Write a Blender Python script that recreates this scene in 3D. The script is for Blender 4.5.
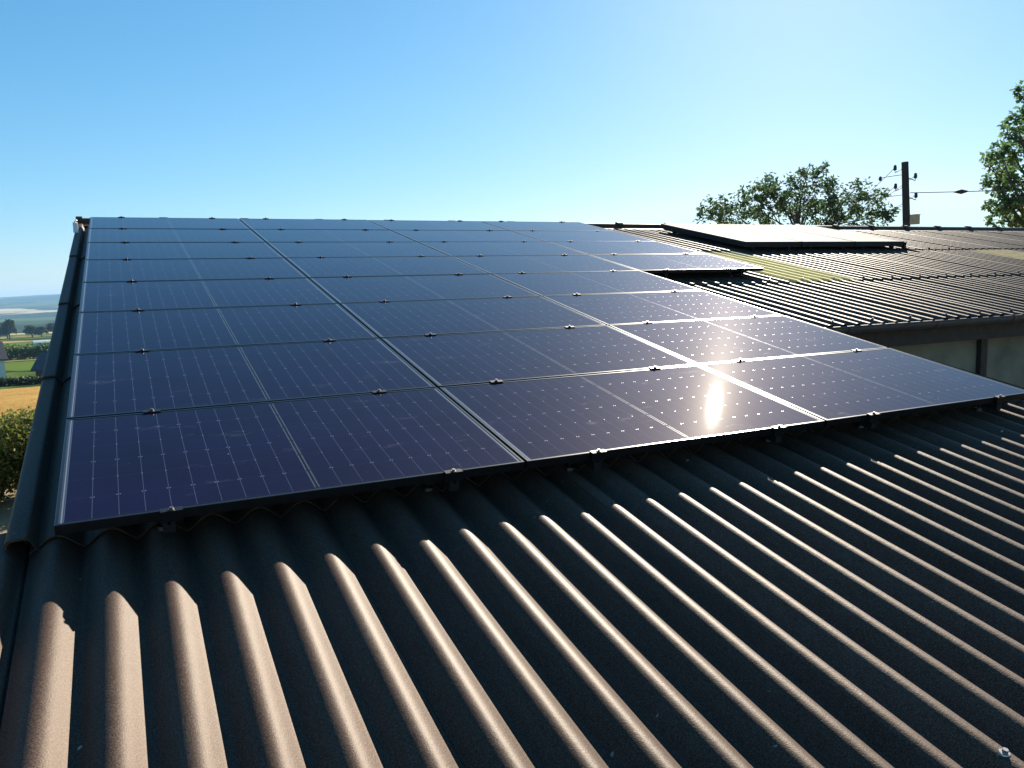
import bpy, math, random
from mathutils import Matrix, Vector, noise as mnoise
random.seed(11)
R = math.radians
for o in list(bpy.data.objects):
    bpy.data.objects.remove(o)
scene = bpy.context.scene
col = scene.collection

# ------------------------------------------------------------------ camera, sky, sun, exposure
CAM = Vector((0.2515, -2.9033, 4.7178))
cam_d = bpy.data.cameras.new('camera'); cam = bpy.data.objects.new('camera', cam_d); col.objects.link(cam)
cam_d.sensor_width = 36; cam_d.lens = 36 * 794.54 / 1024
cam_d.clip_start = 0.05; cam_d.clip_end = 40000
rx, dn, fw = (0.89753, -0.43994, -0.02989), (-0.07921, -0.09419, -0.99240), (0.43378, 0.89308, -0.11939)
m = Matrix(((rx[0], -dn[0], -fw[0]), (rx[1], -dn[1], -fw[1]), (rx[2], -dn[2], -fw[2]))).to_4x4()
m.translation = CAM
cam.matrix_world = m
scene.camera = cam

SUN_EL, SUN_AZ = R(26.26), R(45.5)          # azimuth measured from +Y towards +X
world = bpy.data.worlds.new('World'); scene.world = world; world.use_nodes = True
wn = world.node_tree.nodes; wl = world.node_tree.links
bg = wn['Background']
sky = wn.new('ShaderNodeTexSky'); sky.sky_type = 'NISHITA'; sky.sun_disc = False
sky.sun_elevation = SUN_EL; sky.sun_rotation = SUN_AZ
sky.altitude = 200; sky.air_density = 1.0; sky.dust_density = 0.22; sky.ozone_density = 4.0
# grade of the sky colour, channel by channel: pale at the horizon, azure higher up, as a phone camera renders it
spl = wn.new('ShaderNodeSeparateColor'); cmb = wn.new('ShaderNodeCombineColor'); wl.new(sky.outputs['Color'], spl.inputs[0])
for ch, (g, k) in enumerate(((1.25, 0.325), (0.86, 0.755), (0.75, 1.026))):
    lim = wn.new('ShaderNodeMath'); lim.operation = 'MINIMUM'; lim.inputs[1].default_value = 8.0 if ch == 0 else 40.0
    pw = wn.new('ShaderNodeMath'); pw.operation = 'POWER'; pw.inputs[1].default_value = g
    ml = wn.new('ShaderNodeMath'); ml.operation = 'MULTIPLY'; ml.inputs[1].default_value = k
    wl.new(spl.outputs[ch], lim.inputs[0]); wl.new(lim.outputs[0], pw.inputs[0]); wl.new(pw.outputs[0], ml.inputs[0]); wl.new(ml.outputs[0], cmb.inputs[ch])
wl.new(cmb.outputs[0], bg.inputs['Color']); bg.inputs['Strength'].default_value = 0.08
sd = bpy.data.lights.new('sun', 'SUN'); sd.energy = 5.0; sd.angle = R(0.53); sd.color = (1, 0.90, 0.75)
sun = bpy.data.objects.new('sun', sd); col.objects.link(sun)
S = Vector((math.sin(SUN_AZ) * math.cos(SUN_EL), math.cos(SUN_AZ) * math.cos(SUN_EL), math.sin(SUN_EL)))
sun.location = S * 60
sun.rotation_euler = S.to_track_quat('Z', 'Y').to_euler()
scene.view_settings.view_transform = 'Standard'; scene.view_settings.look = 'None'
scene.view_settings.exposure = 1.4; scene.view_settings.gamma = 1
scene.view_settings.use_curve_mapping = False
scene.render.engine = 'CYCLES'
scene.cycles.volume_bounces = 1
scene.cycles.max_bounces = 8

# ------------------------------------------------------------------ material helpers
def new_mat(name):
    mt = bpy.data.materials.new(name); mt.use_nodes = True
    nt = mt.node_tree; return mt, nt, nt.nodes['Principled BSDF']
def N(nt, t, **kw):
    n = nt.nodes.new(t)
    for k, v in kw.items():
        if k in n.inputs: n.inputs[k].default_value = v
        else: setattr(n, k, v)
    return n
def L(nt, a, b): nt.links.new(a, b)
def ramp(nt, fac, stops):
    r = N(nt, 'ShaderNodeValToRGB'); e = r.color_ramp.elements
    while len(e) < len(stops): e.new(0.5)
    for i, (p, c) in enumerate(stops):
        e[i].position = p; e[i].color = (*c, 1) if len(c) == 3 else c
    L(nt, fac, r.inputs['Fac']); return r.outputs['Color']
def math_(nt, op, a, b=None, c=None):
    n = N(nt, 'ShaderNodeMath', operation=op)
    for i, v in enumerate((a, b, c)):
        if v is None: continue
        if isinstance(v, (int, float)): n.inputs[i].default_value = v
        else: L(nt, v, n.inputs[i])
    return n.outputs[0]
def mixc(nt, f, a, b):
    n = N(nt, 'ShaderNodeMix', data_type='RGBA')
    for s, v in ((0, f), (6, a), (7, b)):
        if isinstance(v, (int, float)): n.inputs[s].default_value = v
        elif isinstance(v, tuple): n.inputs[s].default_value = (*v, 1)
        else: L(nt, v, n.inputs[s])
    return n.outputs[2]
def objvec(nt, rnd=0.0, scale=(1, 1, 1)):
    tc = N(nt, 'ShaderNodeTexCoord'); mp = N(nt, 'ShaderNodeMapping')
    mp.inputs['Scale'].default_value = scale
    L(nt, tc.outputs['Object'], mp.inputs['Vector'])
    if rnd:
        oi = N(nt, 'ShaderNodeObjectInfo'); cb = N(nt, 'ShaderNodeCombineXYZ')
        L(nt, math_(nt, 'MULTIPLY', oi.outputs['Random'], rnd), cb.inputs[0])
        L(nt, math_(nt, 'MULTIPLY', oi.outputs['Random'], rnd * 1.7), cb.inputs[1])
        L(nt, cb.outputs[0], mp.inputs['Location'])
    return mp.outputs['Vector']
def noise(nt, vec, scale, detail=4, rough=0.6, out='Fac'):
    n = N(nt, 'ShaderNodeTexNoise', Scale=scale, Detail=detail, Roughness=rough); L(nt, vec, n.inputs['Vector'])
    return n.outputs[out]
def bump(nt, bs, h, strength=0.3, dist=0.01):
    b = N(nt, 'ShaderNodeBump', Strength=strength, Distance=dist); L(nt, h, b.inputs['Height'])
    L(nt, b.outputs[0], bs.inputs['Normal']); return b
def simple(name, c, rough=0.5, metal=0.0, var=0.25, scale=30, bmp=0.1):
    mt, nt, bs = new_mat(name); v = objvec(nt, 7)
    n = noise(nt, v, scale)
    lo = tuple(x * (1 - var) for x in c); hi = tuple(min(1, x * (1 + var)) for x in c)
    L(nt, ramp(nt, n, [(0.3, lo), (0.7, hi)]), bs.inputs['Base Color'])
    bs.inputs['Roughness'].default_value = rough; bs.inputs['Metallic'].default_value = metal
    if bmp: bump(nt, bs, n, bmp, 0.003)
    return mt

def roof_material():
    mt, nt, bs = new_mat('fibre_cement'); v = objvec(nt, 37)
    big = noise(nt, v, 1.7, 5, 0.65); grain = noise(nt, v, 260, 2, 0.6); mid = noise(nt, v, 22, 4, 0.7)
    sv = objvec(nt, 19, (6, 0.5, 6)); streak = noise(nt, sv, 3, 4, 0.6)
    base = ramp(nt, big, [(0.3, (0.033, 0.0175, 0.0115)), (0.7, (0.056, 0.0325, 0.0225))])
    base = mixc(nt, math_(nt, 'MULTIPLY', ramp(nt, streak, [(0.45, (0, 0, 0)), (0.75, (1, 1, 1))]), 0.65), base, (0.055, 0.044, 0.036))
    base = mixc(nt, math_(nt, 'MULTIPLY', ramp(nt, grain, [(0.42, (0, 0, 0)), (0.70, (1, 1, 1))]), 0.55), base, (0.205, 0.140, 0.104))
    vo = N(nt, 'ShaderNodeTexVoronoi', Scale=9.0); L(nt, v, vo.inputs['Vector'])
    spot = ramp(nt, vo.outputs['Distance'], [(0.035, (1, 1, 1)), (0.075, (0, 0, 0))])
    spot = math_(nt, 'MULTIPLY', spot, ramp(nt, mid, [(0.55, (0, 0, 0)), (0.6, (1, 1, 1))]))
    base = mixc(nt, spot, base, (0.42, 0.41, 0.36))
    moss = ramp(nt, mid, [(0.62, (0, 0, 0)), (0.74, (1, 1, 1))])
    base = mixc(nt, math_(nt, 'MULTIPLY', moss, 0.5), base, (0.028, 0.026, 0.018))
    lich = noise(nt, objvec(nt, 53), 5.5, 6, 0.75)
    base = mixc(nt, math_(nt, 'MULTIPLY', ramp(nt, lich, [(0.60, (0, 0, 0)), (0.68, (1, 1, 1))]), 0.55), base, (0.085, 0.072, 0.055))
    oi = N(nt, 'ShaderNodeObjectInfo'); hs = N(nt, 'ShaderNodeHueSaturation'); L(nt, base, hs.inputs['Color'])
    L(nt, math_(nt, 'ADD', 0.80, math_(nt, 'MULTIPLY', oi.outputs['Random'], 0.42)), hs.inputs['Value'])
    L(nt, hs.outputs[0], bs.inputs['Base Color'])
    bs.inputs['Roughness'].default_value = 0.55; bs.inputs['Specular IOR Level'].default_value = 0.17
    bs.inputs['Specular Tint'].default_value = (1, 0.78, 0.60, 1)
    b1 = bump(nt, bs, grain, 0.35, 0.002)
    b2 = N(nt, 'ShaderNodeBump', Strength=0.25, Distance=0.004); L(nt, mid, b2.inputs['Height']); L(nt, b2.outputs[0], b1.inputs['Normal'])
    return mt

def glrp(name, c):
    mt, nt, bs = new_mat(name); v = objvec(nt, 17)
    n = noise(nt, v, 6, 5, 0.7); st = noise(nt, objvec(nt, 3, (8, 0.6, 8)), 4, 4)
    b = ramp(nt, n, [(0.3, tuple(x * .72 for x in c)), (0.7, c)])
    b = mixc(nt, math_(nt, 'MULTIPLY', ramp(nt, st, [(0.5, (0, 0, 0)), (0.8, (1, 1, 1))]), 0.3), b, (0.4, 0.4, 0.25))
    L(nt, b, bs.inputs['Base Color']); bs.inputs['Roughness'].default_value = 0.6; bs.inputs['Specular IOR Level'].default_value = 0.2
    tr = N(nt, 'ShaderNodeBsdfTranslucent'); L(nt, b, tr.inputs['Color'])
    tp = N(nt, 'ShaderNodeBsdfTransparent'); L(nt, b, tp.inputs['Color'])
    m1 = N(nt, 'ShaderNodeMixShader', Fac=0.32); L(nt, tr.outputs[0], m1.inputs[1]); L(nt, tp.outputs[0], m1.inputs[2])
    mx = N(nt, 'ShaderNodeMixShader', Fac=0.68); L(nt, bs.outputs[0], mx.inputs[1]); L(nt, m1.outputs[0], mx.inputs[2])
    L(nt, mx.outputs[0], nt.nodes['Material Output'].inputs['Surface'])
    return mt

PW, PD = 1.710, 1.024            # panel width along the eave, depth up the slope
def cell_material():
    mt, nt, bs = new_mat('solar_cells')
    tc = N(nt, 'ShaderNodeTexCoord'); sp = N(nt, 'ShaderNodeSeparateXYZ'); L(nt, tc.outputs['Object'], sp.inputs[0])
    x, y = sp.outputs[0], sp.outputs[1]
    oi = N(nt, 'ShaderNodeObjectInfo')
    hw, hl = (PW / 2 - 0.026 - 0.009) / 10, (PD - 0.05) / 6
    # mirrored half: distance from the middle seam
    ax = math_(nt, 'ABSOLUTE', math_(nt, 'SUBTRACT', x, PW / 2))
    u = math_(nt, 'DIVIDE', math_(nt, 'SUBTRACT', ax, 0.009), hw)
    w = math_(nt, 'DIVIDE', math_(nt, 'SUBTRACT', y, 0.025), hl)
    def edge(t):      # distance to nearest integer
        f = math_(nt, 'FRACT', math_(nt, 'ADD', t, 0.5)); return math_(nt, 'ABSOLUTE', math_(nt, 'SUBTRACT', f, 0.5))
    du = math_(nt, 'MULTIPLY', edge(u), hw); dw = math_(nt, 'MULTIPLY', edge(w), hl)
    inside = math_(nt, 'MULTIPLY', math_(nt, 'MULTIPLY', math_(nt, 'GREATER_THAN', u, -0.02), math_(nt, 'LESS_THAN', u, 10.02)),
                   math_(nt, 'MULTIPLY', math_(nt, 'GREATER_THAN', w, -0.02), math_(nt, 'LESS_THAN', w, 6.02)))
    vline = math_(nt, 'LESS_THAN', du, 0.0009)
    hline = math_(nt, 'LESS_THAN', dw, 0.0007)
    # fine conductor fingers along the long side
    fing = math_(nt, 'LESS_THAN', math_(nt, 'ABSOLUTE', math_(nt, 'SUBTRACT', math_(nt, 'FRACT', math_(nt, 'MULTIPLY', w, 10.0)), 0.5)), 0.045)
    # solder pads where cell corners meet
    wi = math_(nt, 'ROUND', w); ui = math_(nt, 'ROUND', u)
    odd = math_(nt, 'MODULO', math_(nt, 'ADD', wi, 10.0), 2.0)
    off = math_(nt, 'MULTIPLY', odd, 0.0052)
    dxp = math_(nt, 'ABSOLUTE', math_(nt, 'SUBTRACT', du, off))
    dd = math_(nt, 'SQRT', math_(nt, 'ADD', math_(nt, 'POWER', dxp, 2.0), math_(nt, 'POWER', dw, 2.0)))
    inn = math_(nt, 'MULTIPLY', math_(nt, 'MULTIPLY', math_(nt, 'GREATER_THAN', w, 0.5), math_(nt, 'LESS_THAN', w, 5.5)), math_(nt, 'MULTIPLY', math_(nt, 'GREATER_THAN', u, 0.5), math_(nt, 'LESS_THAN', u, 9.5)))
    dot = math_(nt, 'MULTIPLY', math_(nt, 'LESS_THAN', dd, 0.0022), inn)
    # double bright seam in the middle and the narrow bus strip along the short edges
    seam = math_(nt, 'LESS_THAN', math_(nt, 'ABSOLUTE', math_(nt, 'SUBTRACT', ax, 0.0065)), 0.0010)
    gapw = math_(nt, 'GREATER_THAN', dw, 0.006)
    seam = math_(nt, 'MULTIPLY', seam, gapw)
    ebus = math_(nt, 'LESS_THAN', math_(nt, 'ABSOLUTE', math_(nt, 'SUBTRACT', ax, PW / 2 - 0.019)), 0.0022)
    v = objvec(nt, 11)
    n1 = noise(nt, v, 2.2, 5, 0.65)
    c = ramp(nt, n1, [(0.3, (0.0026, 0.0019, 0.016)), (0.7, (0.0046, 0.0036, 0.028))])
    c = mixc(nt, math_(nt, 'SUBTRACT', 1.0, inside), c, (0.006, 0.007, 0.010))
    strip = math_(nt, 'GREATER_THAN', ax, PW / 2 - 0.027)
    c = mixc(nt, strip, c, (0.035, 0.05, 0.075))
    c = mixc(nt, math_(nt, 'MULTIPLY', fing, math_(nt, 'MULTIPLY', inside, 0.12)), c, (0.06, 0.065, 0.09))
    c = mixc(nt, math_(nt, 'MULTIPLY', hline, math_(nt, 'MULTIPLY', inside, 0.25)), c, (0.05, 0.06, 0.09))
    c = mixc(nt, math_(nt, 'MULTIPLY', vline, math_(nt, 'MULTIPLY', inside, 0.34)), c, (0.16, 0.20, 0.30))
    metal = math_(nt, 'MAXIMUM', math_(nt, 'MAXIMUM', math_(nt, 'MULTIPLY', dot, 0.8), math_(nt, 'MULTIPLY', seam, 0.27)), math_(nt, 'MULTIPLY', ebus, 0.4))
    c = mixc(nt, metal, c, (0.42, 0.45, 0.50))
    # thin dust and a few dried smears on the glass
    sm = noise(nt, objvec(nt, 23, (1, 2.6, 1)), 3.3, 6, 0.7)
    smear = ramp(nt, sm, [(0.60, (0, 0, 0)), (0.74, (1, 1, 1))])
    fine = noise(nt, v, 55, 4, 0.75)
    dust = math_(nt, 'ADD', 0.003, math_(nt, 'MULTIPLY', smear, math_(nt, 'MULTIPLY', fine, 0.11)))
    vo = N(nt, 'ShaderNodeTexVoronoi', Scale=6.5); L(nt, v, vo.inputs['Vector'])
    fleck = ramp(nt, vo.outputs['Distance'], [(0.016, (1, 1, 1)), (0.034, (0, 0, 0))])
    fleck = math_(nt, 'MULTIPLY', fleck, math_(nt, 'GREATER_THAN', n1, 0.54))
    c = mixc(nt, math_(nt, 'MAXIMUM', dust, math_(nt, 'MULTIPLY', fleck, 0.5)), c, (0.42, 0.42, 0.42))
    L(nt, c, bs.inputs['Base Color'])
    L(nt, math_(nt, 'MULTIPLY', metal, 0.6), bs.inputs['Metallic'])
    L(nt, math_(nt, 'ADD', math_(nt, 'MULTIPLY', metal, -0.05), math_(nt, 'ADD', 0.40, math_(nt, 'MULTIPLY', smear, 0.1))), bs.inputs['Roughness'])
    bs.inputs['Specular IOR Level'].default_value = 0.0
    bs.inputs['Coat Weight'].default_value = 1.0
    bs.inputs['Coat IOR'].default_value = 1.155
    L(nt, math_(nt, 'ADD', 0.014, math_(nt, 'MULTIPLY', smear, 0.03)), bs.inputs['Coat Roughness'])
    gl = N(nt, 'ShaderNodeBsdfGlossy', Roughness=0.52); gl.inputs['Color'].default_value = (1, 0.90, 1.0, 1)
    mx = N(nt, 'ShaderNodeMixShader', Fac=0.008); L(nt, math_(nt, 'ADD', 0.0060, math_(nt, 'MULTIPLY', smear, 0.008)), mx.inputs[0]); L(nt, bs.outputs[0], mx.inputs[1]); L(nt, gl.outputs[0], mx.inputs[2])
    g2 = N(nt, 'ShaderNodeBsdfGlossy', Roughness=0.24); g2.inputs['Color'].default_value = (1, 0.93, 0.82, 1)
    m2 = N(nt, 'ShaderNodeMixShader', Fac=0.0006); L(nt, mx.outputs[0], m2.inputs[1]); L(nt, g2.outputs[0], m2.inputs[2])
    L(nt, m2.outputs[0], nt.nodes['Material Output'].inputs['Surface'])
    return mt

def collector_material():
    mt, nt, bs = new_mat('painted_glare_glass'); v = objvec(nt, 5)
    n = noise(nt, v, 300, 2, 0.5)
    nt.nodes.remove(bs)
    df = N(nt, 'ShaderNodeBsdfDiffuse'); L(nt, ramp(nt, noise(nt, v, 2.5, 4), [(0.3, (0.66, 0.63, 0.54)), (0.7, (0.76, 0.73, 0.65))]), df.inputs['Color'])  # sky and sun glare on the glass painted in as pale cream diffuse colour
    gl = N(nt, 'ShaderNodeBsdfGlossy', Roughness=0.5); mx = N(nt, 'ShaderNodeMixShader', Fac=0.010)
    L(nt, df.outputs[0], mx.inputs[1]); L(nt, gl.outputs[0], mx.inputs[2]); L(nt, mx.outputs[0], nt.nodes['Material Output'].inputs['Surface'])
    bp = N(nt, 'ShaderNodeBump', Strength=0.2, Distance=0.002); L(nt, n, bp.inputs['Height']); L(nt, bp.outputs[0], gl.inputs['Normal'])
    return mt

def leaf_material(name, a, b, trans=0.35):
    mt, nt, bs = new_mat(name); v = objvec(nt, 13)
    n = noise(nt, v, 2.3, 4, 0.7)
    geo = N(nt, 'ShaderNodeNewGeometry')
    f = math_(nt, 'ADD', math_(nt, 'MULTIPLY', n, 0.55), math_(nt, 'MULTIPLY', geo.outputs['Random Per Island'], 0.45))
    c = ramp(nt, f, [(0.25, a), (0.75, b)])
    L(nt, c, bs.inputs['Base Color']); bs.inputs['Roughness'].default_value = 0.6; bs.inputs['Specular IOR Level'].default_value = 0.2
    tr = N(nt, 'ShaderNodeBsdfTranslucent'); L(nt, c, tr.inputs['Color'])
    mx = N(nt, 'ShaderNodeMixShader', Fac=trans); L(nt, bs.outputs[0], mx.inputs[1]); L(nt, tr.outputs[0], mx.inputs[2])
    L(nt, mx.outputs[0], nt.nodes['Material Output'].inputs['Surface'])
    return mt

def ground_material(name, stops, scale, fine, stretch=(1, 1, 1), bmp=0.5, bd=0.05):
    mt, nt, bs = new_mat(name); v = objvec(nt, 0, stretch)
    n = noise(nt, v, scale, 6, 0.65); f = noise(nt, v, fine, 5, 0.75)
    t = math_(nt, 'ADD', math_(nt, 'MULTIPLY', n, 0.55), math_(nt, 'MULTIPLY', f, 0.45))
    L(nt, ramp(nt, t, stops), bs.inputs['Base Color']); bs.inputs['Roughness'].default_value = 0.9
    bs.inputs['Specular IOR Level'].default_value = 0.1
    bump(nt, bs, f, bmp, bd); return mt

def fields_material(name, cell, cols, woods, wscale):
    mt, nt, bs = new_mat(name); v = objvec(nt)
    wob = noise(nt, v, 1.2 / cell, 3, 0.5, 'Color')
    vm = N(nt, 'ShaderNodeVectorMath', operation='MULTIPLY_ADD'); L(nt, wob, vm.inputs[0])
    vm.inputs[1].default_value = (cell * 0.5,) * 3; L(nt, v, vm.inputs[2])
    vo = N(nt, 'ShaderNodeTexVoronoi', Scale=1 / cell); L(nt, vm.outputs[0], vo.inputs['Vector'])
    sp = N(nt, 'ShaderNodeSeparateColor'); L(nt, vo.outputs['Color'], sp.inputs[0])
    c = ramp(nt, sp.outputs[0], cols)
    nt.nodes[-1].color_ramp.interpolation = 'CONSTANT'
    n2 = noise(nt, v, wscale, 6, 0.7)
    c = mixc(nt, ramp(nt, n2, [(0.50, (0, 0, 0)), (0.54, (1, 1, 1))]), c, woods)
    v2 = N(nt, 'ShaderNodeTexVoronoi', Scale=1 / cell, feature='DISTANCE_TO_EDGE'); L(nt, vm.outputs[0], v2.inputs['Vector'])
    c = mixc(nt, ramp(nt, v2.outputs['Distance'], [(0.02, (1, 1, 1)), (0.05, (0, 0, 0))]), c, woods)
    f = noise(nt, v, 14 / cell, 4, 0.7)
    c2 = mixc(nt, math_(nt, 'MULTIPLY', f, 0.35), c, (0.03, 0.045, 0.02))
    L(nt, c2, bs.inputs['Base Color']); bs.inputs['Roughness'].default_value = 1
    bs.inputs['Specular IOR Level'].default_value = 0
    return mt

M_ROOF = roof_material()
M_GREEN = glrp('rooflight_green', (0.97, 0.94, 0.50)); M_YEL = glrp('rooflight_yellow', (0.95, 0.86, 0.60))
M_CELL = cell_material()
M_FRAME = simple('black_anodised', (0.050, 0.052, 0.056), 0.30, 0.9, 0.1, 60, 0.03)
M_BLACK = simple('black_clamp', (0.012, 0.012, 0.013), 0.4, 0.5, 0.1, 60, 0.03)
M_STEEL = simple('steel', (0.40, 0.39, 0.37), 0.38, 1.0, 0.1, 90, 0.02)
M_DULL = simple('dull_steel', (0.20, 0.20, 0.20), 0.45, 1.0, 0.1, 90, 0.02)
M_RAIL = simple('rail_metal', (0.05, 0.052, 0.056), 0.4, 0.8, 0.1, 40, 0.03)
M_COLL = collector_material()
M_COLLF = simple('collector_frame', (0.020, 0.015, 0.012), 0.8, 0.0, 0.2, 30, 0.05)
M_GUT = simple('gutter_zinc', (0.055, 0.058, 0.066), 0.55, 0.2, 0.3, 7, 0.06)
M_WALL = simple('wall_panel', (0.15, 0.155, 0.115), 0.85, 0, 0.3, 3.5, 0.15)
M_TIMB = simple('dark_timber', (0.035, 0.027, 0.022), 0.8, 0, 0.4, 18, 0.3)
M_POLE = simple('weathered_pole', (0.030, 0.026, 0.022), 0.85, 0, 0.4, 9, 0.4)
M_CER = simple('insulator_glaze', (0.010, 0.012, 0.011), 0.5, 0, 0.1, 30, 0)
M_WIRE = simple('cable', (0.10, 0.10, 0.11), 0.5, 0.3, 0.1, 30, 0)
M_BOX = simple('meter_box', (0.42, 0.36, 0.22), 0.6, 0, 0.15, 9, 0.05)
M_WHITE = simple('white_plastic', (0.78, 0.77, 0.72), 0.5, 0, 0.08, 30, 0)
M_BARK = simple('bark', (0.075, 0.060, 0.045), 0.9, 0, 0.4, 14, 0.6)
M_LEAF1 = leaf_material('ash_leaves', (0.035, 0.072, 0.028), (0.10, 0.165, 0.065), 0.4)
M_LEAF2 = leaf_material('poplar_leaves', (0.05, 0.11, 0.035), (0.15, 0.25, 0.10), 0.45)
M_LEAF3 = leaf_material('hedge_leaves', (0.06, 0.08, 0.016), (0.22, 0.23, 0.055), 0.45)
M_LEAF4 = leaf_material('far_leaves', (0.018, 0.034, 0.014), (0.045, 0.07, 0.025), 0.25)
M_LEAF5 = leaf_material('hedgerow_leaves', (0.05, 0.095, 0.022), (0.12, 0.19, 0.05), 0.35)
M_YARD = ground_material('yard_earth', [(0.35, (0.17, 0.125, 0.07)), (0.65, (0.33, 0.26, 0.15))], 0.7, 14, bmp=0.6, bd=0.03)
M_WHEAT = ground_material('ripe_wheat', [(0.30, (0.17, 0.088, 0.016)), (0.50, (0.32, 0.185, 0.036)), (0.70, (0.46, 0.29, 0.075))], 0.12, 2.6, (1, 0.45, 1), 0.8, 0.25)
M_FARM = fields_material('farm_fields', 62, [(0.0, (0.10, 0.155, 0.035)), (0.30, (0.27, 0.23, 0.09)), (0.48, (0.13, 0.18, 0.045)), (0.7, (0.36, 0.26, 0.11)), (0.86, (0.09, 0.14, 0.04))], (0.03, 0.05, 0.02), 0.006)
M_HILL = fields_material('hill_fields', 760, [(0.0, (0.08, 0.12, 0.04)), (0.25, (0.50, 0.40, 0.24)), (0.5, (0.10, 0.14, 0.05)), (0.66, (0.52, 0.43, 0.27)), (0.84, (0.05, 0.085, 0.03))], (0.022, 0.042, 0.022), 0.0011)
M_RENDER = simple('white_render', (0.70, 0.70, 0.68), 0.85, 0, 0.06, 1.5, 0.05)
M_SLATE = simple('slate_roof', (0.055, 0.055, 0.065), 0.6, 0, 0.3, 2.5, 0.1)
M_GLASSD = simple('dark_pane', (0.02, 0.025, 0.03), 0.08, 0, 0.1, 3, 0)
M_SHED = simple('brown_boards', (0.085, 0.065, 0.05), 0.8, 0, 0.3, 3, 0.1)
M_FILM = simple('pale_film', (0.52, 0.58, 0.52), 0.35, 0, 0.1, 0.6, 0.05)

# ------------------------------------------------------------------ mesh helpers
class MB:
    def __init__(s): s.v = []; s.f = []; s.sm = []
    def add(s, vs, fs, smooth=False):
        o = len(s.v); s.v += [tuple(p) for p in vs]; s.f += [tuple(i + o for i in f) for f in fs]; s.sm += [smooth] * len(fs)
    def box(s, a, b):
        x0, y0, z0 = a; x1, y1, z1 = b
        s.add([(x0, y0, z0), (x1, y0, z0), (x1, y1, z0), (x0, y1, z0), (x0, y0, z1), (x1, y0, z1), (x1, y1, z1), (x0, y1, z1)],
              [(0, 3, 2, 1), (4, 5, 6, 7), (0, 1, 5, 4), (1, 2, 6, 5), (2, 3, 7, 6), (3, 0, 4, 7)])
    def tube(s, pts, rad, n=8, cap=True):
        pts = [Vector(p) for p in pts]
        if isinstance(rad, (int, float)): rad = [rad] * len(pts)
        rings = []; up = Vector((0.31, 0.17, 0.93))
        for i, p in enumerate(pts):
            t = (pts[min(i + 1, len(pts) - 1)] - pts[max(i - 1, 0)]).normalized()
            a = t.cross(up)
            if a.length < 1e-3: a = t.cross(Vector((1, 0, 0)))
            a.normalize(); b = t.cross(a)
            rings.append([p + (a * math.cos(2 * math.pi * k / n) + b * math.sin(2 * math.pi * k / n)) * rad[i] for k in range(n)])
        vs = [q for r in rings for q in r]; fs = []
        for i in range(len(pts) - 1):
            for k in range(n):
                k2 = (k + 1) % n; fs.append((i * n + k, i * n + k2, (i + 1) * n + k2, (i + 1) * n + k))
        s.add(vs, fs, True)
        if cap:
            s.add(rings[0], [tuple(range(n))[::-1]]); s.add(rings[-1], [tuple(range(n))])
    def extrude(s, prof, x0, x1, axis='x', smooth=False, closed=True):
        n = len(prof)
        P = (lambda a, b, t: (t, a, b)) if axis == 'x' else (lambda a, b, t: (a, t, b))
        vs = [P(a, b, x0) for a, b in prof] + [P(a, b, x1) for a, b in prof]
        s.add(vs, [(i, (i + 1) % n, n + (i + 1) % n, n + i) for i in range(n if closed else n - 1)], smooth)
        if closed:
            s.add(vs[:n], [tuple(range(n))[::-1]]); s.add(vs[n:], [tuple(range(n))])
    def mesh(s, name, mat):
        me = bpy.data.meshes.new(name); me.from_pydata(s.v, [], s.f)
        me.polygons.foreach_set('use_smooth', s.sm); me.materials.append(mat)
        me.update(); return me
    def build(s, name, mat, parent=None, mtx=None):
        return link(name, s.mesh(name, mat), parent, mtx)
def link(name, data, parent=None, mtx=None):
    o = bpy.data.objects.new(name, data); col.objects.link(o)
    if parent: o.parent = parent
    if mtx is not None: o.matrix_local = mtx
    return o
def tag(o, label=None, cat=None, group=None, kind=None):
    for k, v in (('label', label), ('category', cat), ('group', group), ('kind', kind)):
        if v: o[k] = v
    return o
def thing(name, label, cat, mtx=None, group=None):
    o = bpy.data.objects.new(name, None); col.objects.link(o); o.empty_display_size = 0.2
    if mtx is not None: o.matrix_world = mtx
    return tag(o, label, cat, group)
def copy_tree(o, parent=None):
    c = o.copy(); col.objects.link(c)
    if parent: c.parent = parent
    for ch in list(o.children): copy_tree(ch, c)
    return c
T = Matrix.Translation
SLOPE = R(12.0131)
ROOF = T((0, 0, 4.0)) @ Matrix.Rotation(SLOPE, 4, 'X')      # roof frame: x along the eave, y up the slope, z off the slope; z = 0 is the glass plane

# ------------------------------------------------------------------ terrain
PROF = [(0, 0), (25, 0), (40, -0.8), (60, -2.0), (115, -5.7), (200, -8.9), (260, -10.9), (500, -16.3), (700, -21), (1500, -40), (3000, -44), (5000, 0), (7000, 60), (9000, 30)]
def hz(r, a=0.0, x=0, y=0):
    for (r0, z0), (r1, z1) in zip(PROF, PROF[1:]):
        if r <= r1:
            t = (r - r0) / (r1 - r0); t = t * t * (3 - 2 * t) * 0.4 + t * 0.6
            z = z0 + (z1 - z0) * t; break
    else: z = PROF[-1][1]
    if r > 900:
        k = min(1, (r - 900) / 3000)
        z += k * 26 * (mnoise.noise(Vector((x / 1300, y / 1300, 0.3))) + 0.5 * mnoise.noise(Vector((x / 500, y / 500, 2.3))))
    elif r > 30:
        z += 0.10 * mnoise.noise(Vector((x / 12, y / 12, 1)))
    return z
def ground_at(x, y): return hz(math.hypot(x - CAM.x, y - CAM.y), 0, x, y)
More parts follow.
